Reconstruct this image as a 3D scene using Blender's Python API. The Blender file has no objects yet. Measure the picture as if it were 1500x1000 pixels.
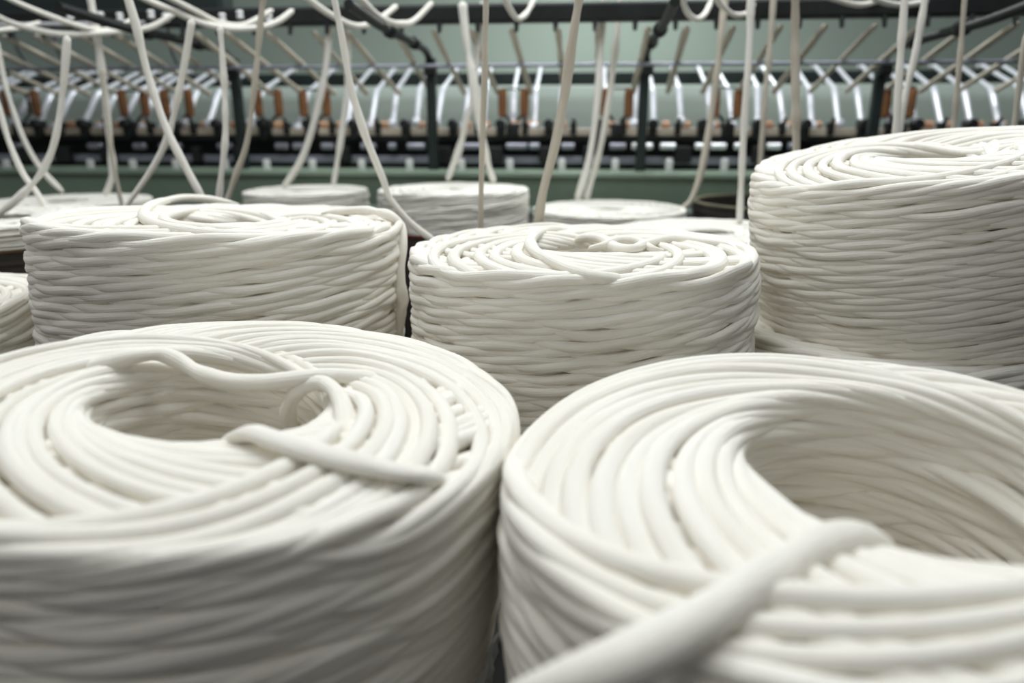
import bpy, math, random
import numpy as np
from mathutils import Vector, Matrix

SC = bpy.context.scene
COL = SC.collection
PI = math.pi
# ------------------------------------------------------------------ camera geometry
F = 1060.0
YH = 180.0
H = 0.62
TH = math.atan((500 - YH) / F)
CT, ST = math.cos(TH), math.sin(TH)


def at(x, y, Y=None, Z=None):
    """world point seen at photo pixel x, y on the vertical plane Y or the level plane Z"""
    dx = (x - 750) / F
    u = (500 - y) / F
    D = np.array([dx, CT + u * ST, -ST + u * CT])
    k = Y / D[1] if Y is not None else (Z - H) / D[2]
    p = D * k
    p[2] += H
    return p


# ------------------------------------------------------------------ materials
def new_mat(name):
    m = bpy.data.materials.new(name)
    m.use_nodes = True
    nt = m.node_tree
    return m, nt, nt.nodes['Principled BSDF']


def simple_mat(name, col, rough=0.5, metal=0.0, noise=0.0, scale=8.0, bump=0.0):
    m, nt, b = new_mat(name)
    b.inputs['Base Color'].default_value = (*col, 1)
    b.inputs['Roughness'].default_value = rough
    b.inputs['Metallic'].default_value = metal
    if noise > 0:
        tc = nt.nodes.new('ShaderNodeTexCoord')
        n = nt.nodes.new('ShaderNodeTexNoise')
        n.inputs['Scale'].default_value = scale
        n.inputs['Detail'].default_value = 5
        r = nt.nodes.new('ShaderNodeValToRGB')
        r.color_ramp.elements[0].position = 0.3
        r.color_ramp.elements[1].position = 0.7
        r.color_ramp.elements[0].color = (*[c * (1 - noise) for c in col], 1)
        r.color_ramp.elements[1].color = (*[min(1, c * (1 + noise)) for c in col], 1)
        nt.links.new(tc.outputs['Object'], n.inputs['Vector'])
        nt.links.new(n.outputs['Fac'], r.inputs['Fac'])
        nt.links.new(r.outputs['Color'], b.inputs['Base Color'])
        if bump > 0:
            bp = nt.nodes.new('ShaderNodeBump')
            bp.inputs['Strength'].default_value = bump
            bp.inputs['Distance'].default_value = 0.004
            nt.links.new(n.outputs['Fac'], bp.inputs['Height'])
            nt.links.new(bp.outputs['Normal'], b.inputs['Normal'])
    return m


def wool_mat(name, col_a, col_b, bump=0.75):
    m, nt, b = new_mat(name)
    at_ = nt.nodes.new('ShaderNodeAttribute')
    at_.attribute_name = 'fib'
    mp = nt.nodes.new('ShaderNodeMapping')
    mp.inputs['Scale'].default_value = (22, 620, 620)
    nt.links.new(at_.outputs['Vector'], mp.inputs['Vector'])
    n = nt.nodes.new('ShaderNodeTexNoise')
    n.inputs['Scale'].default_value = 1.0
    n.inputs['Detail'].default_value = 4
    n.inputs['Roughness'].default_value = 0.6
    nt.links.new(mp.outputs['Vector'], n.inputs['Vector'])
    mp2 = nt.nodes.new('ShaderNodeMapping')
    mp2.inputs['Scale'].default_value = (7, 60, 60)
    nt.links.new(at_.outputs['Vector'], mp2.inputs['Vector'])
    n2 = nt.nodes.new('ShaderNodeTexNoise')
    n2.inputs['Scale'].default_value = 1.0
    n2.inputs['Detail'].default_value = 2
    nt.links.new(mp2.outputs['Vector'], n2.inputs['Vector'])
    r = nt.nodes.new('ShaderNodeValToRGB')
    r.color_ramp.elements[0].position = 0.32
    r.color_ramp.elements[1].position = 0.68
    r.color_ramp.elements[0].color = (*col_a, 1)
    r.color_ramp.elements[1].color = (*col_b, 1)
    nt.links.new(n2.outputs['Fac'], r.inputs['Fac'])
    nt.links.new(r.outputs['Color'], b.inputs['Base Color'])
    bp = nt.nodes.new('ShaderNodeBump')
    bp.inputs['Strength'].default_value = bump
    bp.inputs['Distance'].default_value = 0.002
    nt.links.new(n.outputs['Fac'], bp.inputs['Height'])
    nt.links.new(bp.outputs['Normal'], b.inputs['Normal'])
    b.inputs['Roughness'].default_value = 0.95
    b.inputs['Specular IOR Level'].default_value = 0.12
    b.inputs['Sheen Weight'].default_value = 0.15
    b.inputs['Sheen Roughness'].default_value = 0.6
    return m


M = {}
M['wool'] = wool_mat('undyed_wool', (0.845, 0.805, 0.72), (0.895, 0.862, 0.785))
M['wool_far'] = wool_mat('undyed_wool_far', (0.81, 0.785, 0.715), (0.86, 0.84, 0.775), 0.2)
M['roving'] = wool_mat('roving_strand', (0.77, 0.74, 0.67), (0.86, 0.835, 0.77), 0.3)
M['roving_grey'] = wool_mat('roving_taupe_shaded', (0.50, 0.45, 0.37), (0.60, 0.55, 0.46), 0.3)  # taupe roving with shade put into its colour
M['black'] = simple_mat('black_iron', (0.012, 0.014, 0.014), 0.5, 0.3, 0.25, 14)
M['darkgreen'] = simple_mat('dark_green_iron', (0.012, 0.022, 0.02), 0.45, 0.1, 0.2, 10)
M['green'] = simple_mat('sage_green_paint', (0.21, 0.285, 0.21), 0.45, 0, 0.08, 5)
M['green_lit'] = simple_mat('sage_green_lit_top', (0.28, 0.37, 0.28), 0.4, 0, 0.1, 5)  # same sage paint, lightened to stand for light on the beam's top face
M['mint'] = simple_mat('pale_mint_paint', (0.60, 0.70, 0.63), 0.6, 0, 0.06, 2)
M['wall'] = simple_mat('pale_green_wall_paint', (0.36, 0.43, 0.375), 0.8, 0, 0.05, 1.2)
M['chrome'] = simple_mat('polished_glint_steel', (0.93, 0.93, 0.97), 0.25, 0.6)
M['alu'] = simple_mat('bright_aluminium', (0.76, 0.78, 0.84), 0.32, 0.3, 0.06, 20)
M['steel'] = simple_mat('grey_steel', (0.27, 0.28, 0.33), 0.4, 0.5, 0.15, 16)
M['dim_chrome'] = simple_mat('steel_no_glint', (0.32, 0.32, 0.38), 0.35, 0.7, 0.15, 30)  # darkened steel for the rollers that show no glint
M['wood'] = simple_mat('varnished_wood', (0.20, 0.085, 0.03), 0.45, 0, 0.3, 30)
M['copper'] = simple_mat('orange_bobbin', (0.52, 0.30, 0.18), 0.5, 0, 0.2, 20)
M['beige'] = simple_mat('beige_rail', (0.42, 0.36, 0.29), 0.5, 0.1, 0.2, 14)
M['white'] = simple_mat('white_porcelain', (0.75, 0.76, 0.75), 0.3)
M['floor'] = simple_mat('dark_oiled_floor', (0.012, 0.011, 0.010), 0.6, 0, 0.4, 6, 0.2)
M['can'] = simple_mat('dark_fibre_can', (0.035, 0.028, 0.024), 0.6, 0, 0.3, 12)
M['red'] = simple_mat('red_can_rim', (0.28, 0.03, 0.02), 0.5, 0, 0.2, 12)
M['card'] = simple_mat('brown_cardboard', (0.24, 0.16, 0.07), 0.8, 0, 0.15, 18)
M['olive'] = simple_mat('olive_fibre', (0.13, 0.12, 0.07), 0.7, 0, 0.2, 12)
M['housing'] = simple_mat('white_lamp_housing', (0.8, 0.8, 0.8), 0.5)


def film_mat():
    m, nt, b = new_mat('clear_plastic_film')
    b.inputs['Base Color'].default_value = (0.9, 0.92, 0.95, 1)
    b.inputs['Roughness'].default_value = 0.15
    b.inputs['Alpha'].default_value = 0.28
    b.inputs['Specular IOR Level'].default_value = 0.8
    return m


M['film'] = film_mat()


# ------------------------------------------------------------------ object helpers
def link_mesh(name, verts, faces, mat, parent=None, smooth=True, fib=None):
    me = bpy.data.meshes.new(name)
    verts = np.ascontiguousarray(verts, dtype=np.float32)
    if isinstance(faces, np.ndarray):
        n, k = faces.shape
        me.vertices.add(len(verts))
        me.vertices.foreach_set('co', verts.ravel())
        me.loops.add(n * k)
        me.loops.foreach_set('vertex_index', np.ascontiguousarray(faces, dtype=np.int32).ravel())
        me.polygons.add(n)
        me.polygons.foreach_set('loop_start', np.arange(0, n * k, k, dtype=np.int32))
        me.update(calc_edges=True)
    else:
        me.from_pydata([tuple(v) for v in verts], [], faces)
    me.polygons.foreach_set('use_smooth', np.full(len(me.polygons), smooth))
    if fib is not None:
        a = me.attributes.new('fib', 'FLOAT_VECTOR', 'POINT')
        a.data.foreach_set('vector', np.ascontiguousarray(fib, dtype=np.float32).ravel())
    me.materials.append(mat)
    me.validate()
    o = bpy.data.objects.new(name, me)
    COL.objects.link(o)
    if parent is not None:
        o.parent = parent
    return o


def empty(name, loc=(0, 0, 0), rot=(0, 0, 0)):
    o = bpy.data.objects.new(name, None)
    COL.objects.link(o)
    o.location = loc
    o.rotation_euler = rot
    o.empty_display_size = 0.05
    return o


def tag(o, label, cat, group=None, kind=None):
    o['label'] = label
    o['category'] = cat
    if group:
        o['group'] = group
    if kind:
        o['kind'] = kind
    return o


class MB:
    """collects shapes and links them as one mesh"""

    def __init__(self):
        self.v, self.f = [], []

    def add(self, v, f):
        n = len(self.v)
        self.v += [tuple(p) for p in v]
        self.f += [tuple(i + n for i in q) for q in f]
        return self

    def box(self, c, s, rot=None, bev=0.0):
        """box with chamfered edges"""
        sx, sy, sz = s[0] / 2, s[1] / 2, s[2] / 2
        b = min(bev if bev else min(s) * 0.12, min(s) * 0.45)
        import bmesh
        bm = bmesh.new()
        bmesh.ops.create_cube(bm, size=1)
        for v in bm.verts:
            v.co = Vector((v.co.x * 2 * sx, v.co.y * 2 * sy, v.co.z * 2 * sz))
        bmesh.ops.bevel(bm, geom=bm.edges[:], offset=b, segments=2, affect='EDGES', profile=0.5)
        if rot is not None:
            for v in bm.verts:
                v.co = rot @ v.co
        bm.verts.index_update()
        vs = [v.co + Vector(c) for v in bm.verts]
        fs = [[v.index for v in f.verts] for f in bm.faces]
        bm.free()
        return self.add(vs, fs)

    def tube(self, pts, rad, n=10, cap=True):
        v, f, _ = tube_arrays(np.array(pts, float), rad, n)
        fs = [tuple(q) for q in f.tolist()]
        m = len(v)
        if cap:
            fs.append(tuple(range(n - 1, -1, -1)))
            fs.append(tuple(range(m - n, m)))
        return self.add(v, fs)

    def lathe(self, prof, n=28, c=(0, 0, 0), rot=None):
        vs = []
        for r, z in prof:
            for i in range(n):
                a = 2 * PI * i / n
                p = Vector((r * math.cos(a), r * math.sin(a), z))
                if rot is not None:
                    p = rot @ p
                vs.append(p + Vector(c))
        fs = []
        for k in range(len(prof) - 1):
            for i in range(n):
                j = (i + 1) % n
                fs.append((k * n + i, k * n + j, (k + 1) * n + j, (k + 1) * n + i))
        return self.add(vs, fs)

    def build(self, name, mat, parent=None, smooth=True):
        o = link_mesh(name, np.array(self.v), self.f, mat, parent, smooth)
        if smooth:
            try:
                o.data.set_sharp_from_angle(angle=math.radians(38))
            except Exception:
                pass
        return o


def catmull(P, n):
    """smooth resample of a polyline to n points"""
    P = np.asarray(P, float)
    Q = np.vstack([2 * P[0] - P[1], P, 2 * P[-1] - P[-2]])
    seg = len(P) - 1
    t = np.linspace(0, seg, n)
    i = np.minimum(t.astype(int), seg - 1)
    u = (t - i)[:, None]
    a, b, c, d = Q[i], Q[i + 1], Q[i + 2], Q[i + 3]
    out = 0.5 * (2 * b + (c - a) * u + (2 * a - 5 * b + 4 * c - d) * u ** 2 + (3 * b - a - 3 * c + d) * u ** 3)
    # even spacing
    s = np.r_[0, np.cumsum(np.linalg.norm(np.diff(out, axis=0), axis=1))]
    tt = np.linspace(0, s[-1], n)
    return np.stack([np.interp(tt, s, out[:, k]) for k in range(3)], 1)


def tube_arrays(P, rad, n=8, flat=1.0, ref=None):
    """sweep a circle along P; returns verts, quads, fibre coordinates"""
    m = len(P)
    T = np.gradient(P, axis=0)
    T /= np.linalg.norm(T, axis=1)[:, None] + 1e-12
    up = np.array([0, 0, 1.0]) if ref is None else np.array(ref, float)
    if ref is None and np.mean(np.abs(T[:, 2])) > 0.75:
        up = np.array([0, 1.0, 0])
    S = np.cross(T, up)
    S /= np.linalg.norm(S, axis=1)[:, None] + 1e-12
    U = np.cross(S, T)
    a = np.arange(n) * 2 * PI / n
    r = np.broadcast_to(np.asarray(rad, float), (m,))[:, None, None]
    V = P[:, None, :] + r * (np.cos(a)[None, :, None] * S[:, None, :] + flat * np.sin(a)[None, :, None] * U[:, None, :])
    i = np.arange(m - 1)[:, None] * n
    j = np.arange(n)[None, :]
    j2 = (j + 1) % n
    Fq = np.stack([i + j, i + j2, i + n + j2, i + n + j], -1).reshape(-1, 4)
    s = np.r_[0, np.cumsum(np.linalg.norm(np.diff(P, axis=0), axis=1))]
    fib = np.stack([np.repeat(s[:, None], n, 1), r[:, :, 0] * np.cos(a)[None], r[:, :, 0] * np.sin(a)[None]], -1)
    return V.reshape(-1, 3), Fq, fib.reshape(-1, 3)


def smooth_noise(rng, m, step):
    k = max(4, int(m / step) + 4)
    c = rng.normal(size=k)
    x = np.linspace(0, k - 1.001, m)
    i = x.astype(int)
    u = x - i
    u = u * u * (3 - 2 * u)
    return c[i] * (1 - u) + c[np.minimum(i + 1, k - 1)] * u


def strand_mesh(name, P, rad, mat, parent=None, n=8, seed=0, npts=80, var=0.10, flat=0.9, taper=False):
    rng = np.random.default_rng(seed)
    Q = catmull(P, npts)
    r = rad * (1 + var * smooth_noise(rng, npts, 7))
    if taper:
        t = np.linspace(0, 1, npts)
        r = r * np.clip(np.minimum(t, 1 - t) * 14, 0.05, 1) ** 0.5
    else:
        r[0] *= 0.25
        r[-1] *= 0.25
    V, Fq, fib = tube_arrays(Q, r, n, flat)
    fib[:, 0] += seed * 3.7
    return link_mesh(name, V, Fq, mat, parent, True, fib)


# ------------------------------------------------------------------ wound coils of roving
def coil_mesh(R, Ri, Ht, w, N=44, Hrev=0.030, phi_end=225, seed=1, seg=150, sides=8, droop=0.02, idroop=0.022,
              taper=0.10, bulge=0.008, jit=1.0, last_gap=0.75, shingle=1.5, off=(0, 0), flat=0.86, texp=1.5, soft=0.45):
    """One continuous strand laid in loops whose centre travels round the coil, so every loop touches the outer
    side on one side and the hole on the other; each loop drapes over those laid before it."""
    rng = np.random.default_rng(seed)
    loops = int(math.ceil(Ht / Hrev * N))
    dphi = 2 * PI / N
    m = loops * seg
    t = np.arange(m) / seg
    e0 = (R - Ri) / 2 - w * 0.5
    rl0 = (R + Ri) / 2
    # irregular laying
    N_ = N
    lo = np.arange(loops + 2)
    ph = phi_end * PI / 180 + dphi * (loops - lo) + rng.normal(size=loops + 2) * dphi * 0.30 * jit
    ej = e0 + rng.normal(size=loops + 2) * 0.0022 * jit
    rj = rl0 + rng.normal(size=loops + 2) * 0.0022 * jit
    phi = np.interp(t, lo, ph)
    e = np.interp(t, lo, ej)
    rl = np.interp(t, lo, rj)
    s = 2 * PI * t
    wob = smooth_noise(rng, m, seg / 9) * 0.0011 * jit
    x = e * np.cos(phi) + (rl + wob) * np.cos(s)
    y = e * np.sin(phi) + (rl + wob) * np.sin(s)
    # every loop rises with the coil and lies shingled: its leading side tucked under, its trailing side on top
    tau = t / N
    te = loops / N
    zc = np.where(tau < te - 1, tau, (te - 1) + (tau - te + 1) * last_gap) * Hrev
    beta = s - phi
    bw = (beta + PI / 2) % PI - PI / 2
    z = zc + shingle * Hrev * bw * np.exp(-(bw / 0.45) ** 2)
    zj = rng.normal(size=loops + 2) * 0.0009 * jit
    z = z + np.interp(t, lo, zj) + smooth_noise(rng, m, seg / 6) * 0.0008 * jit
    # rounded shoulders, slight belly, narrower foot
    r = np.sqrt(x * x + y * y)
    th = np.arctan2(y, x)
    q = np.clip((r - (R - 0.075)) / 0.075, 0, 1)
    qi = np.clip((Ri + 0.06 - r) / 0.06, 0, 1)
    z = z - droop * q ** 2.2 - idroop * qi ** 2.0
    zmax = np.percentile(z[-int(N * seg):], 60)
    z = z + (Ht - w * 0.5 - zmax)
    z = np.maximum(z, w * 0.4)
    P = np.stack([x, y, z], 1)
    rad = w / 2 * (1 + 0.07 * smooth_noise(rng, m, seg / 7))
    rad[-6:] *= np.linspace(1, 0.15, 6)
    V, Fq, fib = tube_arrays(P, rad, sides, flat, ref=(0, 0, 1))
    # packed fibres flatten against the outside; then the shoulder, belly and foot of the whole coil
    r = np.sqrt(V[:, 0] ** 2 + V[:, 1] ** 2) + 1e-9
    rc = R - 0.005
    k = np.where(r > rc, (rc + (r - rc) * soft) / r, 1.0)
    h = np.clip(V[:, 2] / Ht, 0, 1)
    scale = k * (1 - taper * (1 - h) ** texp * np.clip((r - Ri) / (R - Ri), 0, 1) + bulge / R * np.sin(h * PI))
    qo = 1 - np.clip((r - Ri) / (R - Ri), 0, 1)
    V[:, 0] = V[:, 0] * scale + off[0] * qo
    V[:, 1] = V[:, 1] * scale + off[1] * qo
    return V, Fq, fib


def make_coil(name, loc, rot, label, group=None, mat='wool', **kw):
    root = empty(name, loc, rot)
    tag(root, label, 'wool coil', group)
    V, Fq, fib = coil_mesh(**kw)
    link_mesh('wound_roving', V, Fq, M[mat], root, True, fib)
    return root


COILS = 'wound coils of undyed wool roving'
D2R = PI / 180
# front row
fl = make_coil('roving_coil', (-0.274, 0.592, 0.018), (0.1 * D2R, 4.8 * D2R, 0),
               'large cream wool coil in front with a deep open hole and a curled loose strand', COILS,
               R=0.253, Ri=0.096, Ht=0.380, w=0.0140, flat=0.95, N=32.3, Hrev=0.021, phi_end=228, seed=3, seg=160, sides=8, droop=0.020, off=(-0.022, 0.012), taper=0.10, texp=1.0)
fr = make_coil('roving_coil', (0.249, 0.484, 0.006), (1.0 * D2R, -1.3 * D2R, 0),
               'large cream wool coil in front with one thick strand crossing its near rim', COILS,
               R=0.252, Ri=0.118, Ht=0.385, w=0.0148, flat=0.95, N=26.4, Hrev=0.021, phi_end=165, seed=8, seg=160, sides=9, droop=0.032, off=(0.05, 0.0))
# second row
ml = make_coil('roving_coil', (-0.462, 1.130, 0.008), (-1.8 * D2R, 1.8 * D2R, 0),
          'cream wool coil with a straight tall side behind the hollow front coil', COILS,
          R=0.276, Ri=0.075, Ht=0.473, w=0.0172, N=20.6, Hrev=0.0145, shingle=1.7, flat=0.8, phi_end=200, seed=5, seg=130, sides=7, droop=0.004, idroop=0.015, taper=0.03, bulge=0.003)
mm = make_coil('roving_coil', (0.100, 1.040, 0), (0, 0, 0),
          'cream wool coil between the straight sided one and the tall leaning stack', COILS,
          R=0.25, Ri=0.06, Ht=0.455, w=0.0172, N=19.4, Hrev=0.0145, shingle=1.7, flat=0.8, phi_end=230, seed=6, seg=130, sides=7, droop=0.009, idroop=0.015, taper=0.04, bulge=0.005)
make_coil('roving_coil', (0.622, 1.085, 0), (0, -3 * D2R, 0),
          'lower wool coil carrying the tall leaning coil', COILS,
          R=0.248, Ri=0.07, Ht=0.333, w=0.0172, N=19.6, Hrev=0.0145, shingle=1.7, flat=0.8, phi_end=20, seed=9, seg=90, sides=6, droop=0.004, taper=0.02)
make_coil('roving_coil', (0.638, 1.10, 0.345), (3.8 * D2R, -7.5 * D2R, 0),
          'tallest wool coil leaning forward on top of another coil', COILS,
          R=0.25, Ri=0.065, Ht=0.242, w=0.0152, N=24.4, Hrev=0.0145, shingle=1.7, flat=0.8, phi_end=205, seed=11, seg=130, sides=7, droop=0.014, idroop=0.02, taper=0.03)
make_coil('roving_coil', (-0.955, 1.05, 0), (0, 0, 0),
          'low wool coil cut by the left picture edge beside the straight sided coil', COILS,
          R=0.225, Ri=0.06, Ht=0.372, w=0.0172, N=19.6, Hrev=0.0145, shingle=1.7, flat=0.8, phi_end=200, seed=13, seg=80, sides=6, droop=0.01, taper=0.03)

# loose ends lying on the front coils (parts of their coil)


def to_local(root, P):
    mw = Matrix.Translation(root.location) @ root.rotation_euler.to_matrix().to_4x4()
    return np.array([tuple(mw.inverted() @ Vector(p)) for p in P])


def on_plane(root, x, y, h):
    """point seen at pixel x, y on the coil's own level h above its base"""
    mw = Matrix.Translation(root.location) @ root.rotation_euler.to_matrix().to_4x4()
    mi = mw.inverted()
    a = mi @ Vector((0, 0, H))
    d = (mi @ Vector(at(x, y, Y=1.0))) - a
    return a + d * ((h - a.z) / d.z)


def loose(root, pix, htop, rad, seed, mat='wool', lifts=None, taper=True, npts=90, flat=0.9):
    P = np.array([tuple(on_plane(root, x, y, htop + (lifts[i] if lifts else 0))) for i, (x, y) in enumerate(pix)])
    return strand_mesh('loose_strand', P, rad, M[mat], root, 12, seed, npts, 0.08, flat, taper)


loose(fl, [(340, 652), (352, 640), (372, 634), (420, 650), (480, 668), (545, 683), (600, 694), (650, 700)], 0.386, 0.0105, 21,
      lifts=[-.05, -.008, .006, .009, .008, .006, .002, -.016], flat=.6)
loose(fl, [(428, 640), (424, 622), (423, 600), (434, 575), (455, 562), (478, 563), (496, 580), (505, 610), (500, 640), (480, 668)], 0.374, 0.0078, 22,
      lifts=[-.09, -.06, -.035, -.010, .000, .003, .004, .003, .002, -.01])
loose(fl, [(110, 545), (160, 530), (200, 521), (235, 519), (265, 530), (295, 547), (335, 558), (385, 560), (430, 555), (480, 550), (540, 556), (600, 575)], 0.372, 0.0085, 23,
      lifts=[.002, .010, .014, .012, .006, .0, -.004, .0, .006, .008, .006, -.004])
loose(fr, [(1300, 850), (1290, 815), (1268, 794), (1236, 790), (1190, 805), (1110, 855), (1030, 905), (950, 950), (880, 982), (800, 1015), (740, 1060)], 0.380, 0.0125, 24,
      lifts=[-.08, -.03, -.004, .006, .009, .010, .010, .008, .003, -.012, -.05])
loose(ml, [(350, 299), (310, 292), (268, 290), (232, 297), (212, 310), (222, 326), (270, 338), (340, 345), (420, 345)], 0.470, 0.0085, 25,
      lifts=[-.004, .004, .007, .006, .004, .005, .005, .002, -.006])
loose(ml, [(330, 302), (300, 306), (265, 312), (240, 320), (262, 331), (330, 337), (420, 338)], 0.470, 0.008, 26,
      lifts=[-.012, .0, .003, .003, .003, .002, -.006])
loose(mm, [(835, 338), (800, 338), (779, 350), (782, 366), (815, 386), (870, 405), (930, 412)], 0.453, 0.0085, 27, lifts=[-.004, .004, .006, .006, .006, .002, -.01])
loose(mm, [(838, 356), (858, 348), (882, 350), (902, 362), (928, 364), (950, 356), (985, 350), (1040, 356), (1085, 368)], 0.453, 0.0075, 28,
      lifts=[-.012, .002, .007, .004, .007, .008, .006, .004, -.008])
loose(mm, [(862, 366), (884, 360), (908, 352), (934, 354), (958, 366), (980, 372)], 0.453, 0.0065, 29, lifts=[-.01, .003, .011, .010, .003, -.01])
P = [at(470, 312, Z=.478), at(530, 308, Z=.482), at(566, 314, Z=.48), at(586, 330, Y=1.16), at(590, 360, Y=1.13), at(586, 400, Y=1.11), at(589, 440, Y=1.10), at(585, 478, Y=1.10), at(580, 520, Y=1.11)]
strand_mesh('loose_strand', to_local(ml, P), 0.009, M['wool'], ml, 10, 41, 90, 0.15, 0.8, True)

# plastic film round the foot of the front-left coil
mb = MB()
na, nz = 60, 14
rng = np.random.default_rng(4)
vs = []
for k in range(nz):
    zz = 0.02 + 0.16 * k / (nz - 1)
    for i in range(na):
        a = -1.9 + 3.0 * i / (na - 1)
        rr = 0.240 + 0.008 * k / nz + 0.006 * math.sin(a * 31 + zz * 55) + rng.normal() * 0.0018
        vs.append((rr * math.cos(a), rr * math.sin(a), zz + 0.015 * math.sin(a * 7) * k / nz))
fs = [(k * na + i, k * na + i + 1, (k + 1) * na + i + 1, (k + 1) * na + i) for k in range(nz - 1) for i in range(na - 1)]
mb.add(vs, fs)
wrap = mb.build('plastic_wrap', M['film'], fl)
wrap['label'] = 'clear crinkled plastic film'
sd = wrap.modifiers.new('thick', 'SOLIDIFY')
sd.thickness = 0.0006

# far coils -----------------------------------------------------------------
Vf, Ff, fibf = coil_mesh(R=0.25, Ri=0.06, Ht=0.20, w=0.0165, N=20.6, Hrev=0.0145, shingle=1.7, flat=0.8, phi_end=200, seed=31, seg=72, sides=5, droop=0.012, taper=0.0, bulge=0.002)


FS = 0.93


def far_coil(x, y, ztop, R, height, label, rz=0.0, first=[None]):
    if first[0] is None:
        root = empty('roving_coil')
        link_mesh('wound_roving', Vf, Ff, M['wool_far'], root, True, fibf)
        first[0] = root
    else:
        root = first[0].copy()
        COL.objects.link(root)
        for ch in first[0].children:
            c = ch.copy()
            COL.objects.link(c)
            c.parent = root
    x, y, R, height, ztop = x * FS, y * FS, R * FS, height * FS, H + (ztop - H) * FS
    root.location = (x, y, ztop - height)
    root.rotation_euler = (0, 0, rz)
    root.scale = (R / 0.25, R / 0.25, height / 0.20)
    tag(root, label, 'wool coil', COILS)
    return root


def can(x, y, R, ztop, label, stripe='red', name='roving_can'):
    x, y, R, ztop = x * FS, y * FS, R * FS, H + (ztop - H) * FS
    root = empty(name, (x, y, 0))
    tag(root, label, 'can', 'fibre cans of the spinning frame')
    mb = MB()
    mb.lathe([(0, 0.0), (R * 0.99, 0), (R, 0.01), (R, ztop - 0.03), (R + .004, ztop - 0.03), (R + 0.004, ztop - 0.022), (R, ztop - .022), (R, ztop - 0.006), (R - .012, ztop - 0.006),
              (R - 0.012, ztop - 0.02), (R - 0.014, 0.02), (0, 0.02)], 48)
    mb.build('can_body', M['can'], root)
    mb = MB()
    mb.lathe([(R - 0.001, ztop - 0.005), (R + 0.005, ztop - 0.005), (R + 0.006, ztop), (R - 0.003, ztop + 0.002), (R - 0.013, ztop), (R - 0.013, ztop - 0.007)], 48)
    mb.build('rim', M[stripe], root)
    return root


far_coil(-0.190, 2.387, H - 0.199, 0.245, 0.125, 'deep square edged wool coil in the far row before the green beam', 0.4)
far_coil(-0.72, 2.58, H - 0.222, 0.215, 0.075, 'far wool coil partly hidden behind the square edged far coil', 1.5)
far_coil(0.312, 2.347, H - 0.258, 0.245, 0.085, 'shallow far wool coil with two strands rising from it', 2.3)
far_coil(0.515, 1.86, H - 0.262, 0.245, 0.075, 'flat wool coil just behind the middle coil touching the tall stack', 3.4)
far_coil(-1.453, 2.40, H - 0.240, 0.25, 0.045, 'thin disc of wool at far left lying on a dark can', 0.9)
far_coil(-1.18, 1.70, H - 0.205, 0.235, 0.05, 'thin white wool disc at the left picture edge lying on a can', 5.0)
can(-0.190, 2.387, 0.235, H - 0.199 - 0.125, 'dark can under the square edged far coil')
can(-0.72, 2.58, 0.205, H - 0.222 - 0.075, 'dark can under the partly hidden far coil')
can(0.312, 2.347, 0.235, H - 0.258 - 0.085, 'dark can under the shallow far coil with two strands')
can(0.515, 1.86, 0.235, H - 0.262 - 0.075, 'dark can under the flat coil behind the middle coil')
can(-1.453, 2.40, 0.24, H - 0.240 - 0.045, 'dark can under the thin wool disc at far left')
can(-1.18, 1.70, 0.225, H - 0.205 - 0.05, 'brown banded can under the white disc at the left picture edge', 'card')
can(0.86, 2.40, 0.26, H - 0.245, 'empty dark can with an open top behind the flat coil', 'olive')
bx = empty('cardboard_box', (-1.17, 1.32, 0.0))
tag(bx, 'brown cardboard box at the left picture edge behind the low coil', 'box')
MB().box((0, 0, 0.185), (0.30, 0.04, 0.37), bev=0.004).build('carton', M['card'], bx, False)
MB().box((0, 0, 0.376), (0.31, 0.046, 0.012), bev=0.003).build('lid', M['beige'], bx, False)

# ------------------------------------------------------------------ spinning frame
YAW = -6.0 * D2R
frame = empty('spinning_frame', (0, 2.85, 0), (0, 0, YAW))
tag(frame, 'green and black spinning machine with rows of bright metal arms across the back', 'machine')
FM = Matrix.Translation((0, 2.85, 0)) @ Matrix.Rotation(YAW, 4, 'Z')
FMI = FM.inverted()


def mz(y, v):
    """height of photo row y on the frame's plane v metres behind its front line"""
    return at(750, y, Y=2.85 + v)[2]


def mloc(x, y, v):
    """frame coordinates of the photo pixel on the frame's plane v"""
    a = FMI @ Vector((0, 0, H))
    p = at(x, y, Y=1.0)
    b = FMI @ Vector(p)
    d = b - a
    k = (v - a.y) / d.y
    return a + d * k


XL, XR = -2.75, 2.55


def rail(name, y0, y1, v, depth, mat, x0=XL, x1=XR, bev=0.0):
    z0, z1 = mz(y1, v), mz(y0, v)
    return MB().box(((x0 + x1) / 2, v + depth / 2, (z0 + z1) / 2), (x1 - x0, depth, abs(z1 - z0)), bev=bev or 0.004).build(name, M[mat], frame, False)


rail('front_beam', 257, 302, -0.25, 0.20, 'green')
rail('beam_lip', 252, 260, -0.265, 0.24, 'green_lit')
lower = MB().box((-0.1, 0.05, 0.12), (XR - XL, 0.3, 0.24), bev=0.01).build('plinth', M['black'], frame, False)
rail('dark_panel', 201, 262, 0.06, 0.04, 'black')
rail('roller_beam', 188, 199, -0.05, 0.12, 'beige')
rail('dark_shelf', 199, 207, -0.04, 0.12, 'black')
rail('drafting_bar', 229, 240, -0.06, 0.03, 'steel')
rail('back_rail', 106, 124, 0.46, 0.05, 'darkgreen')
rail('back_panel', 126, 200, 0.62, 0.02, 'mint')
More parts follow.
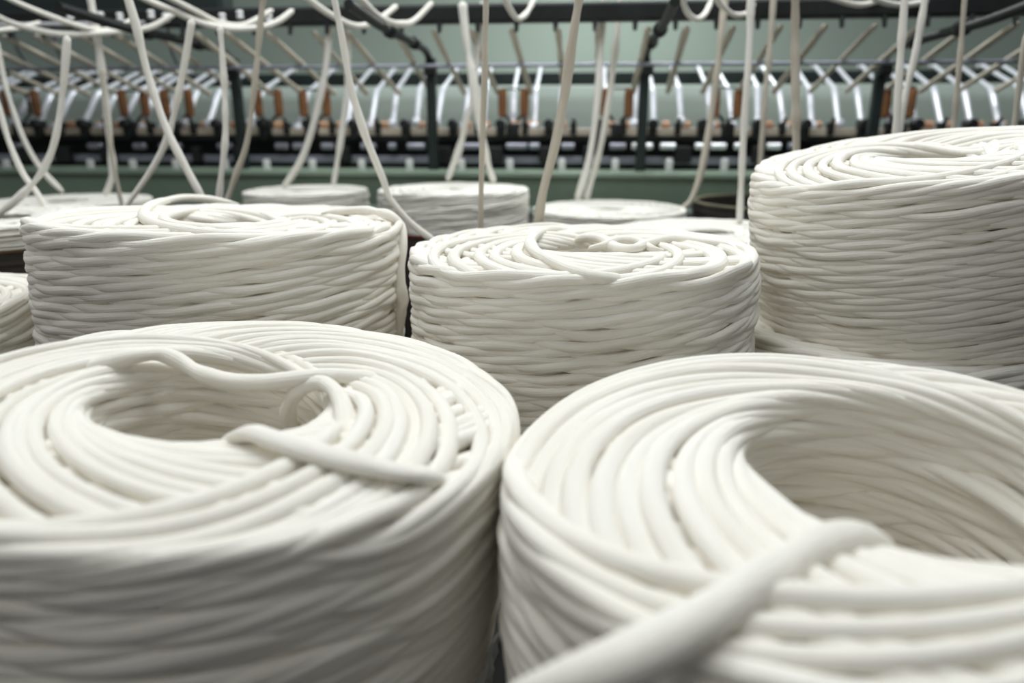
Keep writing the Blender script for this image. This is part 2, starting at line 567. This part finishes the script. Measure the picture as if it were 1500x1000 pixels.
# thin guide rail (round) and thick guide bar
GBZ = mz(20, -0.52)
z = GBZ - 0.045 + (mz(138, 0.02) - GBZ + 0.045) * 0.40 - 0.02
MB().tube([(XL, -0.325, z), (XR, -0.325, z)], 0.006, 12).build('guide_rail', M['steel'], frame)
z = mz(20, -0.52)
gb = MB().box((-0.1, -0.52, z), (XR - XL, 0.05, 0.052), bev=0.008).build('guide_bar', M['black'], frame, False)
GBZ = z
# pegs on the guide bar
for i in range(46):
    x = XL + 0.06 + i * 0.115
    MB().tube([(x, -0.535, GBZ - 0.02), (x, -0.545, GBZ - 0.052)], [0.009, 0.006], 8).build('peg', M['black'], gb)

# posts with their swan-neck brackets
for px in (343, 631, 945, 1291):
    p0 = mloc(px, 98, -0.16)
    zb = 0.2
    mbp = MB().box((p0.x, -0.16, (p0.z + 0.03 + zb) / 2), (0.034, 0.03, p0.z + 0.03 - zb), bev=0.004)
    post = mbp.build('post', M['darkgreen'], frame, False)
    P = catmull([(p0.x, -0.16, p0.z), (p0.x, -0.19, p0.z + 0.03), (p0.x, -0.27, p0.z + 0.05), (p0.x, -0.50, p0.z + 0.056),
                 (p0.x, -0.80, p0.z + 0.06), (p0.x, -1.05, p0.z + 0.075)], 26)
    MB().tube(P, 0.0125, 10).build('bracket', M['black'], post)
    for yy in (0.3, 0.62):
        q = P[int(yy * 25)]
        MB().lathe([(0.0, -.02), (.018, -.02), (.02, -.015), (.02, .015), (.018, .02), (0, .02)], 14, tuple(q), Matrix.Rotation(PI / 2, 3, 'X')).build('clamp', M['black'], post)
    MB().box((p0.x + .004, -0.185, p0.z - 0.01), (0.046, 0.03, 0.04), bev=0.008).build('joint_block', M['black'], post, False)

# weighting arms: bright levers bent in the middle
rnd = random.Random(5)
zb, zm, zt = mz(184, -0.02), mz(136, 0.07), mz(100, 0.42)


def arm(x, tilt, drop):
    root = MB()
    w = 0.0095
    a = Vector((x, -0.02, zb + 0.006 + drop))
    b = Vector((x + tilt * .3, 0.06, zm + drop * .5))
    c = Vector((x + tilt * .5, 0.13, zm + 0.022 + drop * .5))
    d = Vector((x + tilt, 0.40, zt))
    b = b.lerp(c, .4)
    pts = [a, a.lerp(b, .5), a.lerp(b, .93), b.lerp(d, .06), b.lerp(d, .5), d]
    P = catmull([tuple(p) for p in pts], 22)
    root.tube(P, np.interp(np.linspace(0, 1, 22), [0, .3, .5, 1], [w * 1.15, w * 1.2, w * .9, w * .85]), 8)
    o = root.build('weighting_arm', M['alu'], frame)
    MB().lathe([(0, -.013), (.016, -.013), (.018, -.006), (.018, .006), (.016, .013), (0, .013)], 12, tuple(a + Vector((0, -.006, -.004))), Matrix.Rotation(PI / 2, 3, 'Y')).build('pressure_roller', M['alu'], o)
    MB().box(tuple(d), (0.024, 0.03, 0.026), bev=.004).build('pivot', M['chrome'], o, False)
    return o


PITCH = 0.0905
i = 0
x = -2.45
while x < 2.3:
    if rnd.random() > 0.06:
        arm(x + rnd.uniform(-.012, .012), rnd.uniform(-.03, .03), rnd.uniform(-.012, .012))
    x += PITCH
# wooden clearer rollers in pairs on black brackets
for px in (10, 52, 180, 212, 242, 277, 378, 408, 444, 478, 736, 768, 886, 921, 1048, 1081, 1298, 1334):
    p = mloc(px, 151, -0.02)
    r_ = 0.016
    MB().lathe([(0, -.052), (.010, -.052), (.010, -.046), (r_, -.044), (r_ * 1.06, 0), (r_, .044), (.010, .046), (.010, .052), (0, .052)], 16, tuple(p)).build('wooden_roller', M['wood'], frame)
for px in (31, 196, 260, 393, 461, 752, 904, 1065, 1316):
    p = mloc(px, 186, -0.03)
    b = MB()
    b.box((p.x, -0.03, p.z - .012), (0.05, 0.05, 0.055), bev=.01)
    b.tube([(p.x, -0.03, p.z), (p.x + .02, -0.02, p.z + .03), (p.x + .04, -0.018, p.z + .05), (p.x + .04, -0.018, p.z + .137)], .006, 6)
    b.tube([(p.x, -0.03, p.z), (p.x - .02, -0.02, p.z + .03), (p.x - .04, -0.018, p.z + .05), (p.x - .04, -0.018, p.z + .137)], .006, 6)
    b.tube([(p.x - .04, -0.018, p.z + .135), (p.x + .04, -0.018, p.z + .135)], .004, 6)
    b.build('roller_bracket', M['black'], frame)
# black bearing stands, orange cots and bright rollers along the drafting zone
x = XL + .15
k = 0
while x < XR - .1:
    xx = x + rnd.uniform(-.01, .01)
    z0 = mz(190, -0.03)
    b = MB().box((xx, -0.05, z0 + .0), (0.03, 0.05, 0.06 + rnd.uniform(0, .02)), bev=.008)
    b.lathe([(0, -.02), (.017, -.02), (.019, -.012), (.019, .012), (.017, .02), (0, .02)], 12, (xx, -0.07, z0 + .02), Matrix.Rotation(PI / 2, 3, 'X'))
    b.build('bearing_stand', M['black'], frame)
    b = MB().box((xx + 0.09, -0.045, z0 + .004), (0.022, 0.04, 0.045), bev=.006)
    b.tube([(xx + 0.09, -0.06, z0 + .012), (xx + 0.092, -0.075, z0 + .04)], .007, 8)
    b.build('bearing_stand', M['black'], frame)
    n_ = 2 if k % 3 else 1
    for j in range(n_):
        L = rnd.uniform(.022, .05)
        cx_ = xx + .05 + j * .065
        zc = mz(188, -0.04) + .013
        MB().lathe([(0, -L / 2), (.011, -L / 2), (.0145, -L / 2 + .003), (.0145, L / 2 - .003), (.011, L / 2), (0, L / 2)], 12, (cx_, -0.02, zc), Matrix.Rotation(PI / 2, 3, 'Y')).build('orange_cot', M['copper'], frame)
    x += 0.183
    k += 1
for px, L in [(25, .05), (140, .06), (205, .05), (250, .09), (330, .06), (413, .05), (437, .04), (480, .05), (540, .06), (575, .03), (610, .07), (690, .07), (757, .08), (783, .04), (832, .05), (905, .06), (931, .03), (950, .03),
              (978, .056), (1024, .032), (1052, .056), (1082, .034), (1133, .05), (1160, .03)]:
    p = mloc(px, 214, -0.08)
    rr_ = .0125
    MB().lathe([(0, -L / 2), (rr_ * .8, -L / 2), (rr_, -L / 2 + .003), (rr_, L / 2 - .003), (rr_ * .8, L / 2), (0, L / 2)], 14, tuple(p), Matrix.Rotation(PI / 2, 3, 'Y')).build('steel_roller', M['chrome' if 920 < px < 1140 else 'dim_chrome'], frame)  # lamp glints put into the metal: bright rollers in one stretch, darkened ones elsewhere
# white travel clips along the green beam
for px in (10, 67, 133, 195, 258, 330, 391, 458, 530, 600, 676, 747, 823, 901, 980, 1061, 1140, 1220, 1300, 1380, 1460):
    p = mloc(px, 243, -0.2)
    MB().box((p.x, -0.2, p.z), (0.026, 0.02, 0.05), bev=.007).build('white_clip', M['white'], frame)
# black blocks in the dark zone
for px in (40, 95, 160, 290, 352, 505, 650, 725, 800, 860, 1000, 1110, 1200):
    p = mloc(px, 226, -0.07)
    MB().box((p.x, -0.07, p.z), (rnd.uniform(.03, .07), 0.05, 0.06), bev=.008).build('gear_cover', M['black'], frame, False)
z = mz(-14, -0.35)
MB().box((-1.75, -0.35, z), (1.7, 0.10, 0.15), bev=.015).build('gear_housing', M['darkgreen'], frame, False)
# creel rods overhead, with porcelain guides
gp = []
zc = at(750, -60, Y=1.62)[2]
MB().tube([(XL, -1.22, zc), (XR, -1.22, zc)], 0.012, 12).build('creel_rod', M['steel'], frame)
zc2 = mz(26, -0.60)
MB().tube([(-2.6, -0.60, zc2), (-1.05, -0.60, zc2)], 0.007, 10).build('short_rod', M['chrome'], frame)
for px in (103, 148, 176, 222, 243, 326, 352, 394):
    p = mloc(px, 27, -0.61)
    MB().lathe([(0, -.012), (.008, -.012), (.011, -.006), (.008, 0), (.011, .006), (.008, .012), (0, .012)], 12, (p.x, -0.61, p.z + rnd.uniform(-.004, .012))).build('thread_guide', M['white'], frame)
for px in (20, 78, 245):
    p = mloc(px, 70, -0.3)
    MB().tube([(p.x, -0.25, p.z - .05), (p.x + .01, -0.3, p.z), (p.x + .015, -0.3, p.z + .14)], .006, 8).build('stay', M['steel'], frame)
for xx in (-2.5, -0.9, 0.8, 2.3):
    MB().box((xx, 0.0, 0.2), (0.12, 0.30, 0.42), bev=.01).build('pedestal', M['black'], frame, False)

# ------------------------------------------------------------------ strands
# hanging rovings: (pixels, width in px, Y, shaded taupe?, label)
HANG = [
    ([(-4, 60), (0, 88), (10, 133), (33, 200), (60, 247), (93, 282)], 8, 2.25, 0, 'hanging strand curving down right from the left picture edge onto the thin disc'),
    ([(-12, 120), (0, 163), (13, 207), (33, 253), (57, 287), (78, 330)], 9, 1.75, 0, 'lowest strand at the left picture edge, curving down behind the straight sided coil'),
    ([(98, 52), (98, 60), (92, 133), (80, 207), (60, 253), (30, 287), (-6, 316)], 11, 1.62, 0, 'strand sweeping down leftwards to the disc at the left picture edge'),
    ([(129, -20), (133, 0), (143, 60), (153, 133), (160, 200), (165, 250), (160, 272), (153, 287)], 13, 2.2, 0, 'thick strand dropping onto the thin disc at far left'),
    ([(150, 100), (160, 200), (170, 260), (180, 306)], 7, 2.0, 1, 'thin dull strand close beside the thick strand at far left'),
    ([(183, -20), (188, 0), (200, 40), (217, 110), (243, 187), (273, 247), (303, 302)], 12, 1.5, 0, 'strand running down rightwards, right half of the large crossed pair'),
    ([(281, 28), (280, 36), (267, 110), (248, 193), (223, 247), (180, 308)], 11, 1.6, 0, 'strand running down leftwards, left half of the large crossed pair'),
    ([(322, 38), (323, 48), (328, 117), (330, 200), (323, 267), (320, 303)], 10, 1.6, 0, 'nearly upright strand just right of the large crossed pair'),
    ([(386, -20), (385, 0), (380, 50), (373, 123), (362, 207), (347, 253), (328, 306)], 9, 1.7, 1, 'shaded taupe strand bending down left toward the straight sided coil'),
    ([(484, 26), (483, 36), (477, 100), (463, 167), (443, 230), (415, 276)], 11, 2.4, 0, 'strand ending on the left part of the partly hidden far coil'),
    ([(511, 40), (510, 55), (508, 133), (500, 200), (488, 273)], 9, 2.4, 0, 'upright strand ending mid way on the partly hidden far coil'),
    ([(487, -20), (490, 0), (500, 50), (513, 123), (533, 193), (560, 260), (573, 293), (608, 332), (650, 362)], 11, 1.38, 0, 'long strand slanting right across the far coils into the gap behind the middle coil'),
    ([(706, 2), (704, 20), (698, 87), (693, 140), (683, 177), (673, 217), (655, 265)], 10, 2.36, 0, 'strand swinging left onto the square edged far coil'),
    ([(677, 2), (678, 12), (683, 57), (693, 117), (702, 177), (713, 233), (724, 268)], 12, 2.3, 0, 'bright strand bending right onto the square edged far coil'),
    ([(713, -20), (712, 0), (710, 100), (707, 187), (705, 270), (704, 340)], 9, 1.30, 1, 'straight dull strand hanging in front of the square edged far coil'),
    ([(850, -20), (848, 0), (837, 67), (827, 140), (813, 213), (795, 283), (787, 338)], 16, 1.30, 1, 'thickest beige strand falling left between the far coils to the middle coil'),
    ([(886, -20), (885, 0), (880, 67), (875, 150), (863, 233), (845, 294)], 11, 2.33, 0, 'left one of two strands rising from the shallow far coil'),
    ([(913, -20), (910, 0), (900, 83), (890, 160), (877, 227), (858, 294)], 10, 2.37, 0, 'right one of two strands rising from the shallow far coil'),
    ([(1063, -20), (1060, 17), (1050, 110), (1037, 200), (1027, 253), (1014, 290), (1003, 303), (992, 312)], 11, 2.2, 1, 'dull strand hooking left onto the rim of the shallow far coil'),
    ([(1101, -20), (1100, 0), (1097, 83), (1090, 183), (1083, 330)], 11, 1.83, 0, 'bright upright strand ending on the flat coil beside the tall stack'),
    ([(1134, -20), (1133, 0), (1128, 67), (1120, 150), (1112, 260)], 9, 2.2, 1, 'dull strand going down just beside the left shoulder of the tall stack'),
    ([(1164, -20), (1165, 0), (1165, 100), (1167, 240)], 13, 1.6, 1, 'thick dull strand ending behind the left shoulder of the tall stack'),
    ([(1325, -20), (1325, 0), (1318, 100), (1310, 240)], 13, 1.5, 0, 'bright strand standing behind the middle of the tall stack'),
    ([(1357, -20), (1355, 0), (1340, 83), (1325, 147), (1312, 240)], 11, 1.7, 0, 'strand leaning left toward the bright strand behind the tall stack'),
    ([(1415, -20), (1413, 0), (1405, 100), (1392, 240)], 9, 1.7, 1, 'thin dull strand behind the right part of the tall stack'),
    ([(1512, 20), (1500, 73), (1487, 177), (1478, 240)], 11, 1.6, 1, 'dull strand next to the right picture edge behind the tall stack'),
]
GH = 'rovings hanging down to the coils'
for k, (px, w, Y, dull, lab) in enumerate(HANG):
    P = [at(x, y, Y=Y) for x, y in px]
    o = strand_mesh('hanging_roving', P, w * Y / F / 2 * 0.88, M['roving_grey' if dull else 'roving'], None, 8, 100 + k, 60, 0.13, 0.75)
    tag(o, lab, 'strand', GH)

SWAG = [
    ([(-30, 8), (0, 26), (30, 38), (80, 49), (120, 50), (170, 47), (220, 40), (258, 18)], 9.5, 'long sagging strand at upper left, lowest of the three crossing there'),
    ([(-10, -14), (26, 4), (80, 26), (130, 42), (164, 43), (198, 27)], 9, 'sagging strand at upper left slanting down from the corner'),
    ([(-40, 50), (0, 44), (26, 41), (60, 33)], 7, 'short strand end at the left picture edge under the sagging ones'),
    ([(190, -14), (216, 0), (260, 19), (300, 35), (340, 42), (380, 40), (408, 31), (430, 14)], 10, 'sagging strand with its right end over the guide bar, lower of a pair'),
    ([(230, -12), (254, 0), (290, 18), (324, 34), (360, 36), (400, 14)], 9, 'sagging strand with its right end over the guide bar, upper of a pair'),
    ([(435, -16), (453, 0), (487, 23), (523, 38), (553, 30), (582, 8)], 10, 'strand sagging in a loop above the first swan neck bracket, left one'),
    ([(515, -16), (530, 0), (560, 27), (587, 35), (607, 30), (634, 3)], 10, 'strand sagging in a loop above the first swan neck bracket, right one'),
    ([(735, -14), (740, 0), (753, 23), (762, 27), (773, 17), (784, -4)], 9, 'small narrow hanging loop at the top between bright and thick strands'),
    ([(999, -14), (1001, 4), (1008, 20), (1020, 28), (1033, 20), (1045, -6)], 9, 'small loop at the top right of the middle post'),
    ([(1045, -10), (1057, 8), (1077, 22), (1097, 17), (1110, -8)], 9, 'small loop at the top crossed by the bright upright strand'),
    ([(1190, -14), (1226, 0), (1260, 7), (1290, 0), (1310, -10)], 8, 'shallow sagging strand along the top edge, left of a pair'),
    ([(1262, -16), (1286, 0), (1320, 7), (1366, 0), (1400, -14)], 9, 'shallow sagging strand along the top edge, right of a pair'),
]
for k, (px, w, lab) in enumerate(SWAG):
    n = len(px)
    P = [at(x, y, Y=2.0 + 0.27 * i / (n - 1)) for i, (x, y) in enumerate(px)]
    o = strand_mesh('sagging_roving', P, w * 2.1 / F / 2 * 0.9, M['roving'], None, 8, 300 + k, 50, 0.08, 0.95)
    tag(o, lab, 'strand', 'rovings sagging between the guides')

# drafting strands running from the guide bar back to the weighting arms
ORD = ['first', 'second', 'third', 'fourth', 'fifth', 'sixth', 'seventh', 'eighth', 'ninth', 'tenth', 'eleventh', 'twelfth', 'thirteenth', 'fourteenth', 'fifteenth', 'sixteenth', 'seventeenth', 'eighteenth', 'nineteenth',
       'twentieth', 'twenty first', 'twenty second', 'twenty third', 'twenty fourth', 'twenty fifth', 'twenty sixth', 'twenty seventh', 'twenty eighth', 'twenty ninth', 'thirtieth']
x = -2.44
k = 0
step = 0.1255
zg = mz(93, -0.2)
za = mz(150, 0.0)
xs = []
while x < 2.2:
    xs.append(x)
    x += step
for x in xs:
    rr_ = 0.0105 + rnd.uniform(-.001, .001)
    j = rnd.uniform(-.015, .015)
    s0 = Vector((x + j, -0.555, GBZ - 0.045))
    s1 = Vector((x, 0.02, mz(138, 0.02)))
    pts = [tuple(s0), tuple(s0.lerp(s1, .25)), tuple(s0.lerp(s1, .6)), tuple(s0.lerp(s1, .9)), tuple(s1)]
    P = [tuple(FM @ Vector(p)) for p in pts]
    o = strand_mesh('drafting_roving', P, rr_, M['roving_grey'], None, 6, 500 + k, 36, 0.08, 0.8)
    side = k if k < len(xs) / 2 else len(xs) - 1 - k
    lab = 'dull strand slanting from guide bar to metal arms, %s from the %s machine end' % (ORD[side], 'left' if k < len(xs) / 2 else 'right')
    tag(o, lab, 'strand', 'rovings fed back to the weighting arms')
    k += 1

# ------------------------------------------------------------------ room
def structure(name, c, s, mat):
    o = MB().box(c, s, bev=0.002).build(name, M[mat], None, False)
    o['kind'] = 'structure'
    return o


structure('floor', (0, 2.2, -0.05), (13, 8.4, 0.1), 'floor')
structure('wall_back', (0, 5.35, 1.6), (13, 0.1, 3.3), 'wall')

# overhead fluorescents, plus an added front fill and wall light (all out of frame)


def lamp(name, loc, size, size_y, energy, rot=(0, 0, 0), col=(1, 0.985, 0.95)):
    L = bpy.data.lights.new(name, 'AREA')
    L.shape = 'RECTANGLE'
    L.size, L.size_y = size, size_y
    L.energy = energy
    L.color = col
    o = bpy.data.objects.new(name, L)
    COL.objects.link(o)
    o.location = loc
    o.rotation_euler = rot
    return o


lamp('ceiling_and_fill_lamp', (0.0, 1.15, 2.7), 3.4, 0.9, 55, (0, 0, 0), (0.91, 0.965, 1.0))
lamp('ceiling_and_fill_lamp', (-1.7, -0.9, 2.5), 2.0, 0.6, 16, (0, -0.35, 0), (1, 0.98, 0.93))  # added fill light behind the camera, brightens the front and left sides
lamp('ceiling_and_fill_lamp', (0.2, 2.3, 2.6), 2.4, 0.4, 40, (0, 0, 0), (0.97, 1, 0.98))
lamp('ceiling_and_fill_lamp', (0.6, 4.2, 2.0), 1.0, 0.4, 30, (0, 0, 0), (0.95, 1, 0.97))  # added light near the wall, brightens its centre against the sides

w = bpy.data.worlds.new('World')
SC.world = w
w.use_nodes = True
bg = w.node_tree.nodes['Background']
bg.inputs['Color'].default_value = (0.93, 0.97, 1.0, 1)
bg.inputs['Strength'].default_value = 0.20

# ------------------------------------------------------------------ camera
cd = bpy.data.cameras.new('camera')
cam = bpy.data.objects.new('camera', cd)
COL.objects.link(cam)
cam.location = (0, 0, H)
cam.rotation_euler = (PI / 2 - TH, 0, 0)
cd.sensor_width = 36
cd.lens = F * 36 / 1500
cd.clip_start = 0.01
cd.clip_end = 60
cd.dof.use_dof = True
cd.dof.focus_distance = 0.88
cd.dof.aperture_fstop = 2.4
cd.dof.aperture_blades = 7
SC.camera = cam

SC.view_settings.view_transform = 'Standard'
SC.view_settings.look = 'None'
SC.view_settings.gamma = 1
SC.view_settings.use_curve_mapping = False
SC.view_settings.exposure = 0.0
try:
    SC.cycles.max_bounces = 12
    SC.cycles.diffuse_bounces = 8
    SC.cycles.use_denoising = True
except Exception:
    pass
